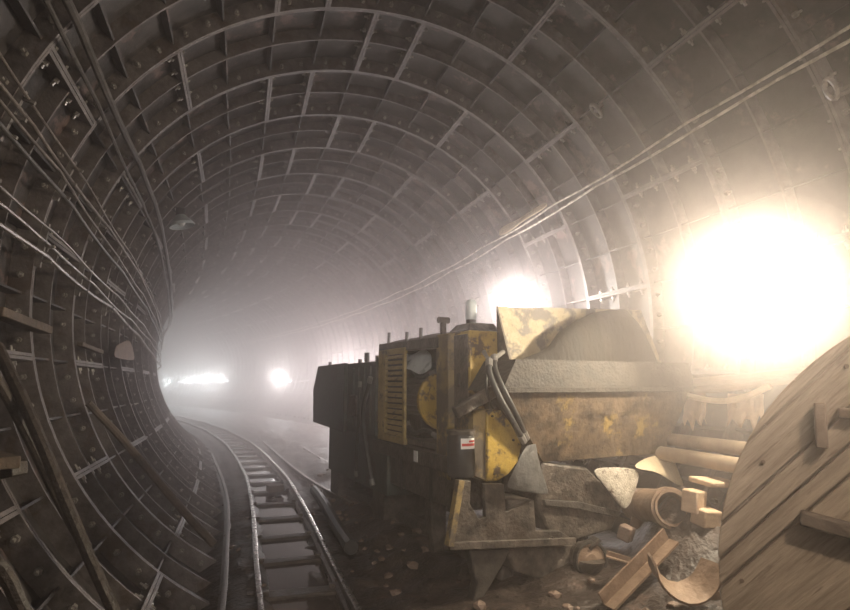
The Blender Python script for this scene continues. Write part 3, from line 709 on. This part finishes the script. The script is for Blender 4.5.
# ------------------------------------------------------------------ cable drum
DPSI = math.radians(51); DR = .88; dc = Vector((1.985, .777, DR + .03))
drum = empty('cable_drum', (dc.x, dc.y, dc.z)); 
dn = Vector((-math.sin(DPSI), -math.cos(DPSI), 0)); drum.rotation_euler = face_matrix(dn).to_euler()
tag(drum, 'large wooden cable drum with diagonal boards standing at the right', 'cable drum')
_di = face_matrix(dn).inverted()
def dl(u, v, off=0.0):
    r = _di @ ray(u, v); o = _di @ (Vector((0, 0, CAMH)) - dc); return o + r * ((off - o.y) / r.y)
A_ = math.radians(46)
def dd_(u, v): q = dl(u, v); return -math.sin(A_) * q.x + math.cos(A_) * q.z
cuts = sorted(dd_(u, v) for u, v in ((798, 395), (783, 468), (752, 530), (765, 548)))
edges = [-DR + .0005]
while edges[-1] + .28 < cuts[0]: edges.append(edges[-1] + (.12, .2, .16, .21)[len(edges) % 4])
edges += cuts + [DR - .0005]
print('drum edges', [round(e, 3) for e in edges])
def strip(d0, d1, ang, y0, th):
    ca, sa = math.cos(ang), math.sin(ang); pts = []
    for sg in (1, -1):
        rng = range(7) if sg > 0 else range(6, -1, -1)
        for i in rng:
            d = d0 + (d1 - d0) * i / 6; h = math.sqrt(max(0, DR * DR - d * d)) * sg
            pts.append((ca * h - sa * d, y0, sa * h + ca * d))
    return MB().prism(pts, (0, th, 0))
for i in range(len(edges) - 1):
    dy = random.uniform(-.006, .006)
    strip(edges[i] + .004, edges[i + 1] - .004, A_, dy, .03).build('board', M['drumwood'], drum, .003)
    strip(edges[i] + .002, edges[i + 1] - .002, A_ + PI / 2, .031, .03).build('inner_board', M['drumwood'], drum)
    strip(edges[i] + .002, edges[i + 1] - .002, A_, .50, .05).build('rear_board', M['drumwood'], drum)
MB().tube([(0, .06, 0), (0, .5, 0)], DR * .5, 28).build('core', M['drumwood'], drum)
MB().tube([(0, -.012, 0), (0, .0, 0)], .14, 20).build('hub_plate', M['rust'], drum)
MB().bar(dl(800, 517, -.03), dl(900, 544, -.03), .04, .05, (0, 1, 0)).build('cross_bar', M['wood'], drum, .006)
MB().bar(dl(820, 403, -.03), dl(822, 448, -.03), .03, .04, (0, 1, 0)).build('stop_bar', M['rust'], drum, .005)
MB().bar(dl(838, 413, -.02), dl(870, 415, -.02), .03, .03, (0, 1, 0)).build('stop_bar', M['rust'], drum, .005)
for k in range(14):
    a = 2 * PI * k / 14; q = Vector((math.cos(a) * DR * .93, -.008, math.sin(a) * DR * .93)); MB().tube([q, q + Vector((0, .01, 0))], .007, 6).build('nail', M['rust'], drum)

# ------------------------------------------------------------------ cables and pipes on the walls
def wall_cable(name, stations, r, mat, label, cat='cable', sag=.03, hook=2.2, s1=32, n=8):
    """stations [(s, angle, gap to the flanges)] with small sag between hooks"""
    pts = []; s = stations[0][0]
    while s <= stations[-1][0] + 1e-6:
        for i in range(len(stations) - 1):
            a, b = stations[i], stations[i + 1]
            if a[0] <= s <= b[0] + 1e-6: t = (s - a[0]) / (b[0] - a[0]); deg = lerp(a[1], b[1], t); gp = lerp(a[2], b[2], t); break
        ph = ((s + stations[0][1] * .37) % hook) / hook
        p = tun(s, deg, R - gp); p.z -= sag * 4 * ph * (1 - ph); p.x += .008 * noise.noise(Vector((s, stations[0][1], 0))); pts.append(p); s += .28
    return tag(MB().tube(pts, r, n).build(name, mat), label, cat)
LW = 'cables strung along the left wall'; E_ = 30
wall_cable('power_cable', [(0, -57.5, .06), (7, -58.8, .06), (12.5, -69, .12), (E_, -74, .12)], .028, M['cable'], 'thick dark cable highest on the left wall')
wall_cable('power_cable', [(0, -59.8, .06), (4, -60.5, .06), (8, -63, .06), (13, -72, .12), (E_, -77, .1)], .016, M['cable'], 'thin cable running just below the highest thick left cable')
wall_cable('power_cable', [(0, -67.5, .06), (4.4, -69.6, .06), (7.5, -73.2, .08), (13, -80, .1), (E_, -80, .1)], .009, M['browncable'], 'upper wire of the middle left cable bundle')
wall_cable('power_cable', [(0, -70, .07), (4.5, -71.8, .07), (7.4, -73.9, .09), (13, -82, .1), (E_, -82, .1)], .012, M['browncable'], 'second cable down in the middle left bundle')
wall_cable('power_cable', [(0, -71.5, .09), (4.6, -73.2, .09), (6.9, -76.5, .1), (13, -84, .1), (E_, -84, .1)], .010, M['browncable'], 'third cable down in the middle left bundle')
wall_cable('power_cable', [(0, -73.0, .07), (4.6, -75.0, .07), (6.9, -78.0, .1), (13, -86, .1), (E_, -86, .1)], .014, M['cable'], 'dark lowest cable of the middle left bundle')
wall_cable('power_cable', [(0, -79.5, .08), (4.7, -81.1, .08), (7.2, -83.9, .08), (13.5, -91, .1), (E_, -91, .1)], .009, M['browncable'], 'upper thin line of the lower left group')
wall_cable('power_cable', [(0, -82.2, .08), (4.8, -83.2, .08), (7.3, -86.5, .08), (13.5, -93, .1), (E_, -93, .1)], .011, M['browncable'], 'middle line of the lower left group')
wall_cable('air_pipe', [(0, -84.2, .08), (4.0, -85, .08), (7.3, -87.7, .08), (12.3, -96, .1), (E_, -96, .1)], .016, M['browncable'], 'pale pipe lowest and brightest of the lower left group', 'pipe')
wall_cable('power_cable', [(0, 55.5, .05), (6, 57.8, .05), (11.5, 59.3, .05), (E_, 59.5, .05)], .012, M['glintcable'], 'upper of the two pale cables with painted glint along the right wall')
wall_cable('power_cable', [(0, 57.6, .05), (3.6, 58.3, .05), (6, 59.3, .05), (11.7, 61.8, .05), (E_, 61.5, .05)], .013, M['glintcable'], 'lower of the two pale cables with painted glint along the right wall')
# brackets on the left wall, one under each group every second ring
BR = MB().box((0, 0, 0), (.05, .03, .34)).box((.05, 0, .12), (.08, .025, .02)).box((.05, 0, 0), (.08, .025, .02)).box((.05, 0, -.12), (.08, .025, .02)).mesh('cable_bracket', M['nut'])
for s, o_ in zip([Y0 + RW * k for k in range(-2, 8)], ('first', 'second', 'third', 'fourth', 'fifth', 'sixth', 'seventh', 'eighth', 'ninth', 'tenth')):
    for deg, w in ((-83.5 - max(0, s - 4.5) * 1.05, 'lower'), (-72.5 - max(0, s - 4.5) * 1.0, 'middle')):
        o = link('cable_bracket', BR); o.location = tun(s, deg, R - .02); o.rotation_euler = (0, math.radians(90 + deg), 0)
        tag(o, 'small steel hook bracket on the %s left cables, %s from the viewer' % (w, o_), 'bracket', '%s left cable brackets' % w)
# pipes low on the right wall
def straight_pipe(pts, r, mat, label, name='wall_pipe', collars=0):
    P = [Vector(p) for p in pts]; rt = empty(name, P[0]); tag(rt, label, 'pipe')
    MB().tube([p - P[0] for p in P], r, 12).build('pipe_run', mat, rt)
    for k in range(collars):
        q = P[0].lerp(P[-1], (k + .7) / (collars + .4)) - P[0]; d = (P[-1] - P[0]).normalized()
        MB().tube([q - d * .02, q + d * .02], r * 1.45, 14).build('pipe_flange', mat, rt)
    return rt
a = wall_of(745, 449, R - .15); b = Vector((a.x - .05, a.y + 3.6, a.z)); a2 = Vector((a.x, a.y - 2.4, a.z))
straight_pipe([a2, a, b], .055, M['pipe'], 'upper of two pale pipes low on the wall beside the drum', collars=2)
a = wall_of(740, 466, R - .2); b = Vector((a.x - .05, a.y + 3.6, a.z)); a2 = Vector((a.x, a.y - 2.4, a.z))
straight_pipe([a2, a, b], .06, M['pipe'], 'lower of two pale pipes low on the wall beside the drum', collars=2)
def loose(pix, r, mat, label, name='hose', gap=.12, cat='hose'):
    return tag(MB().tube(smooth_path([wall_of(u, v, R - gap) for u, v in pix], 5), r, 9).build(name, mat), label, cat)
loose([(640, 386), (680, 384), (730, 380), (790, 374), (850, 372)], .045, M['pipe'], 'upper bright pipe on the wall under the floodlight', 'pressure_pipe', .12, 'pipe')
loose([(650, 392), (690, 391), (735, 387), (790, 380), (850, 380)], .03, M['pipe'], 'thin bright pipe directly under the upper wall pipe', 'pressure_pipe', .14, 'pipe')
loose([(660, 384), (690, 396), (720, 401), (745, 397), (770, 386)], .025, M['cream'], 'pale hose sagging below the bright wall pipes', gap=.16)
def hang(u0, u1, v0, v1, label, gap=.1, seed=1, mat='cream'):
    mb = MB(); nr, nc = 7, 9; V = []
    for i in range(nr):
        for k in range(nc):
            e = i / (nr - 1); dv = (noise.noise(Vector((k * .9, seed, 0))) * 14 - (9 if k % 3 == 1 else 0)) * e
            V.append(wall_of(lerp(u0, u1, k / (nc - 1)) + 3 * noise.noise(Vector((i * .7, seed, 3))), lerp(v0, v1, e) + dv, R - gap - .05 * noise.noise(Vector((k * .6, i * .4, seed)))))
    mb.add(V, [(i * nc + k, i * nc + k + 1, (i + 1) * nc + k + 1, (i + 1) * nc + k) for i in range(nr - 1) for k in range(nc - 1)], 0, True)
    o = mb.build('torn_cloth', M[mat]); o.modifiers.new('solid', 'SOLIDIFY').thickness = .006; tag(o, label, 'cloth')
hang(684, 706, 390, 426, 'narrow torn pale cloth hanging left under the bright wall pipes', seed=1, mat='block')
hang(728, 764, 394, 426, 'wide torn pale cloth hanging right under the bright wall pipes', seed=4, mat='block')
# ------------------------------------------------------------------ things on the left wall
def pole(a, b, r0, r1, label, mat='wood', name='timber_pole', cat='pole', square=False):
    a, b = Vector(a), Vector(b)
    mb = MB()
    if square: mb.bar((0, 0, 0), b - a, r0, r1)
    else: mb.tube([lerp(Vector((0, 0, 0)), b - a, t) + Vector((.008 * math.sin(t * 5), 0, .008 * math.sin(t * 7))) for t in (0, .2, .4, .6, .8, 1)], [lerp(r0, r1, t) for t in (0, .2, .4, .6, .8, 1)], 9)
    o = mb.build(name, M[mat], None, .006 if square else 0); o.location = a; return tag(o, label, cat)
pole(wall_of(88, 403, R - .06), wall_of(214, 544, R - .02), .032, .042, 'pale pole leaning on the lower left lining with foot near the rails')
pole(wall_of(-4, 345, R - .06), wall_of(118, 618, R - .08), .035, .03, 'upper of two dark poles leaning at the left picture edge', 'sleeper')
pole(wall_of(-12, 365, R - .06), wall_of(84, 545, R - .02), .03, .028, 'lower of two dark poles leaning at the left picture edge', 'sleeper')
pole(wall_of(-8, 560, R - .05), wall_of(34, 622, R - .03), .035, .03, 'dark pole in the bottom left corner', 'sleeper')
pole(wall_of(-6, 311, R - .05), wall_of(45, 330, R - .05), .1, .06, 'pale wooden plank lying along the left wall ribs', square=True, name='plank', cat='plank')
pole(wall_of(-8, 457, R - .05), wall_of(10, 463, R - .2), .09, .06, 'upper short plank end poking in at the left edge', square=True, name='plank', cat='plank')
pole(wall_of(-8, 474, R - .05), wall_of(20, 468, R - .2), .09, .07, 'lower short plank end poking in at the left edge', square=True, name='plank', cat='plank', mat='sleeper')
pole(wall_of(80, 344, R - .04), wall_of(101, 352, R - .04), .05, .04, 'small wood scrap lying on a left wall rib', square=True, name='wood_scrap', cat='wood scrap')
g = [[wall_of(u, v, R - .06 - .02 * ((i + k) % 2)) for k, (u, v) in enumerate(row)] for i, row in enumerate((((114, 346), (122, 342), (130, 338)), ((114, 352), (124, 350), (133, 350)), ((112, 358), (125, 360), (136, 362))))]
tag(sheet('rag', g, .01, M['rust']), 'reddish brown rag caught on the left wall', 'rag')
# shaded lamp with pale shade on the upper left wall
lp = wall_of(180, 220, R - .16); rt = empty('shaded_lamp', lp); tag(rt, 'unlit lamp with pale shade hanging from the upper left wall', 'lamp')
MB().tube([(0, 0, .16), (0, 0, .06)], .06, 12).build('lamp_housing', M['black'], rt)
MB().tube([(0, 0, .07), (.01, 0, .02), (.03, -.01, -.07), (.035, -.01, -.09)], [.06, .1, .17, .165], 16, cap=False).build('lamp_shade', M['bag'], rt)
MB().tube([(0, 0, .05), (.02, 0, -.03), (.025, -.01, -.08)], [.04, .06, .03], 12).build('bulb', M['white'], rt)
MB().tube([(0, 0, .15), (-.1, .05, .2), (-.16, .06, .16)], .012, 6).build('bracket_arm', M['black'], rt)
# debris plank caught on the right cables, oval grout plug
q0, q1 = wall_of(499, 233, R - .1), wall_of(548, 203, R - .1)
g = [[q0.lerp(q1, i / 5) + Vector((0, 0, .05 - .13 * k / 2 + .02 * math.sin(i * 2 + k))) * (1 - .5 * i / 5) for k in range(3)] for i in range(6)]
tag(sheet('torn_sheet', g, .012, M['cream']), 'pale torn strip caught on the right wall cables', 'sheet')
def plug(u, v, lab, sc=1.0):
    c = wall_of(u, v, R + .1); n_ = (Vector((CX, c.y, CZ)) - c).normalized(); m = face_matrix(n_)
    rt = empty('grout_plug', c); rt.rotation_euler = m.to_euler(); tag(rt, lab, 'plug')
    P = [(.055 * sc * math.cos(2 * PI * k / 20), -.1, .12 * sc * math.sin(2 * PI * k / 20)) for k in range(21)]
    MB().tube(P, .018, 6, cap=False).build('plug_ring', M['nut'], rt)
    MB().tube([(0, .0, 0), (0, -.11, 0)], .035 * sc, 12).build('plug_core', M['flange'], rt)
plug(602, 105, 'pale oval grout plug alone in a ceiling panel', .62)
plug(840, 85, 'pale oval grout plug at the right picture edge', .6)

# ------------------------------------------------------------------ rails and scrap beside the track
def loose_rail(p, q, label, name='spare_rail', bend=None):
    P = smooth_path([p] + (bend or []) + [q], 8); fr = []
    for i, c in enumerate(P):
        t = (P[min(i + 1, len(P) - 1)] - P[max(i - 1, 0)]).normalized(); fr.append((c, t.cross(Vector((0, 0, 1))).normalized(), Vector((0, 0, 1))))
    return tag(MB().sweep(RAILP, fr).build(name, M['steel']), label, 'rail')
def at(x, s, z):
    p, a = path(s, x); p.z = z; return p
loose_rail(at(-.07, 3.2, -.04), at(-.22, 14, -.05), 'spare rail lying left of the track against the lining', bend=[at(-.06, 5.6, -.04), at(-.12, 9, -.04)])
loose_rail(on_z(352, 503, .02), at(1.2, 16, -.02), 'loose rail on the muck right of the track', bend=[on_z(300, 472, .0)])
loose_rail(on_z(400, 490, .06), at(1.75, 14, .04), 'further loose rail near the machine rear', bend=[on_z(350, 474, .05)])
pole(on_z(314, 490, .02), on_z(352, 548, .05), .06, .065, 'dark pipe lying on the muck right of the track', 'black', 'scrap_pipe', 'pipe')
o = MB().box((0, 0, 0), (.22, .2, .1)).build('wood_block', M['wood'], None, .01); o.location = on_z(275, 488, -.04); o.rotation_euler = (0, 0, .2); tag(o, 'small wooden block lying between the rails', 'block')
# stones
def stone_mesh(seed):
    bm = bmesh.new(); bmesh.ops.create_icosphere(bm, subdivisions=1, radius=1)
    for v in bm.verts: v.co *= 1 + .35 * noise.noise(v.co * 1.3 + Vector((seed * 7.1, 0, 0))); v.co.z *= .65
    me = bpy.data.meshes.new('stone'); bm.to_mesh(me); bm.free(); me.materials.append(M['stone']); return me
SM = [stone_mesh(k) for k in range(5)]
for k in range(110):
    if k < 60: x, s = random.uniform(1.05, 1.75), random.uniform(4.3, 10)
    elif k < 85: x, s = random.uniform(1.3, 2.7), random.uniform(2.9, 3.7)
    else: x, s = random.uniform(-.45, 1.0), random.uniform(3.6, 9)
    r = random.uniform(.02, .055) * (.7 if k >= 85 else 1)
    o = link('stone', SM[k % 5]); o.location = place(x, s, r * .25); o.scale = (r, r * random.uniform(.8, 1.3), r); o.rotation_euler = (0, 0, random.uniform(0, 6))
    where = 'between the track and the machine' if k < 60 else ('in front of the machine hopper' if k < 85 else 'between or beside the rails')
    tag(o, 'small brown stone lying loose %s' % where, 'stone', 'loose stones %s' % where)
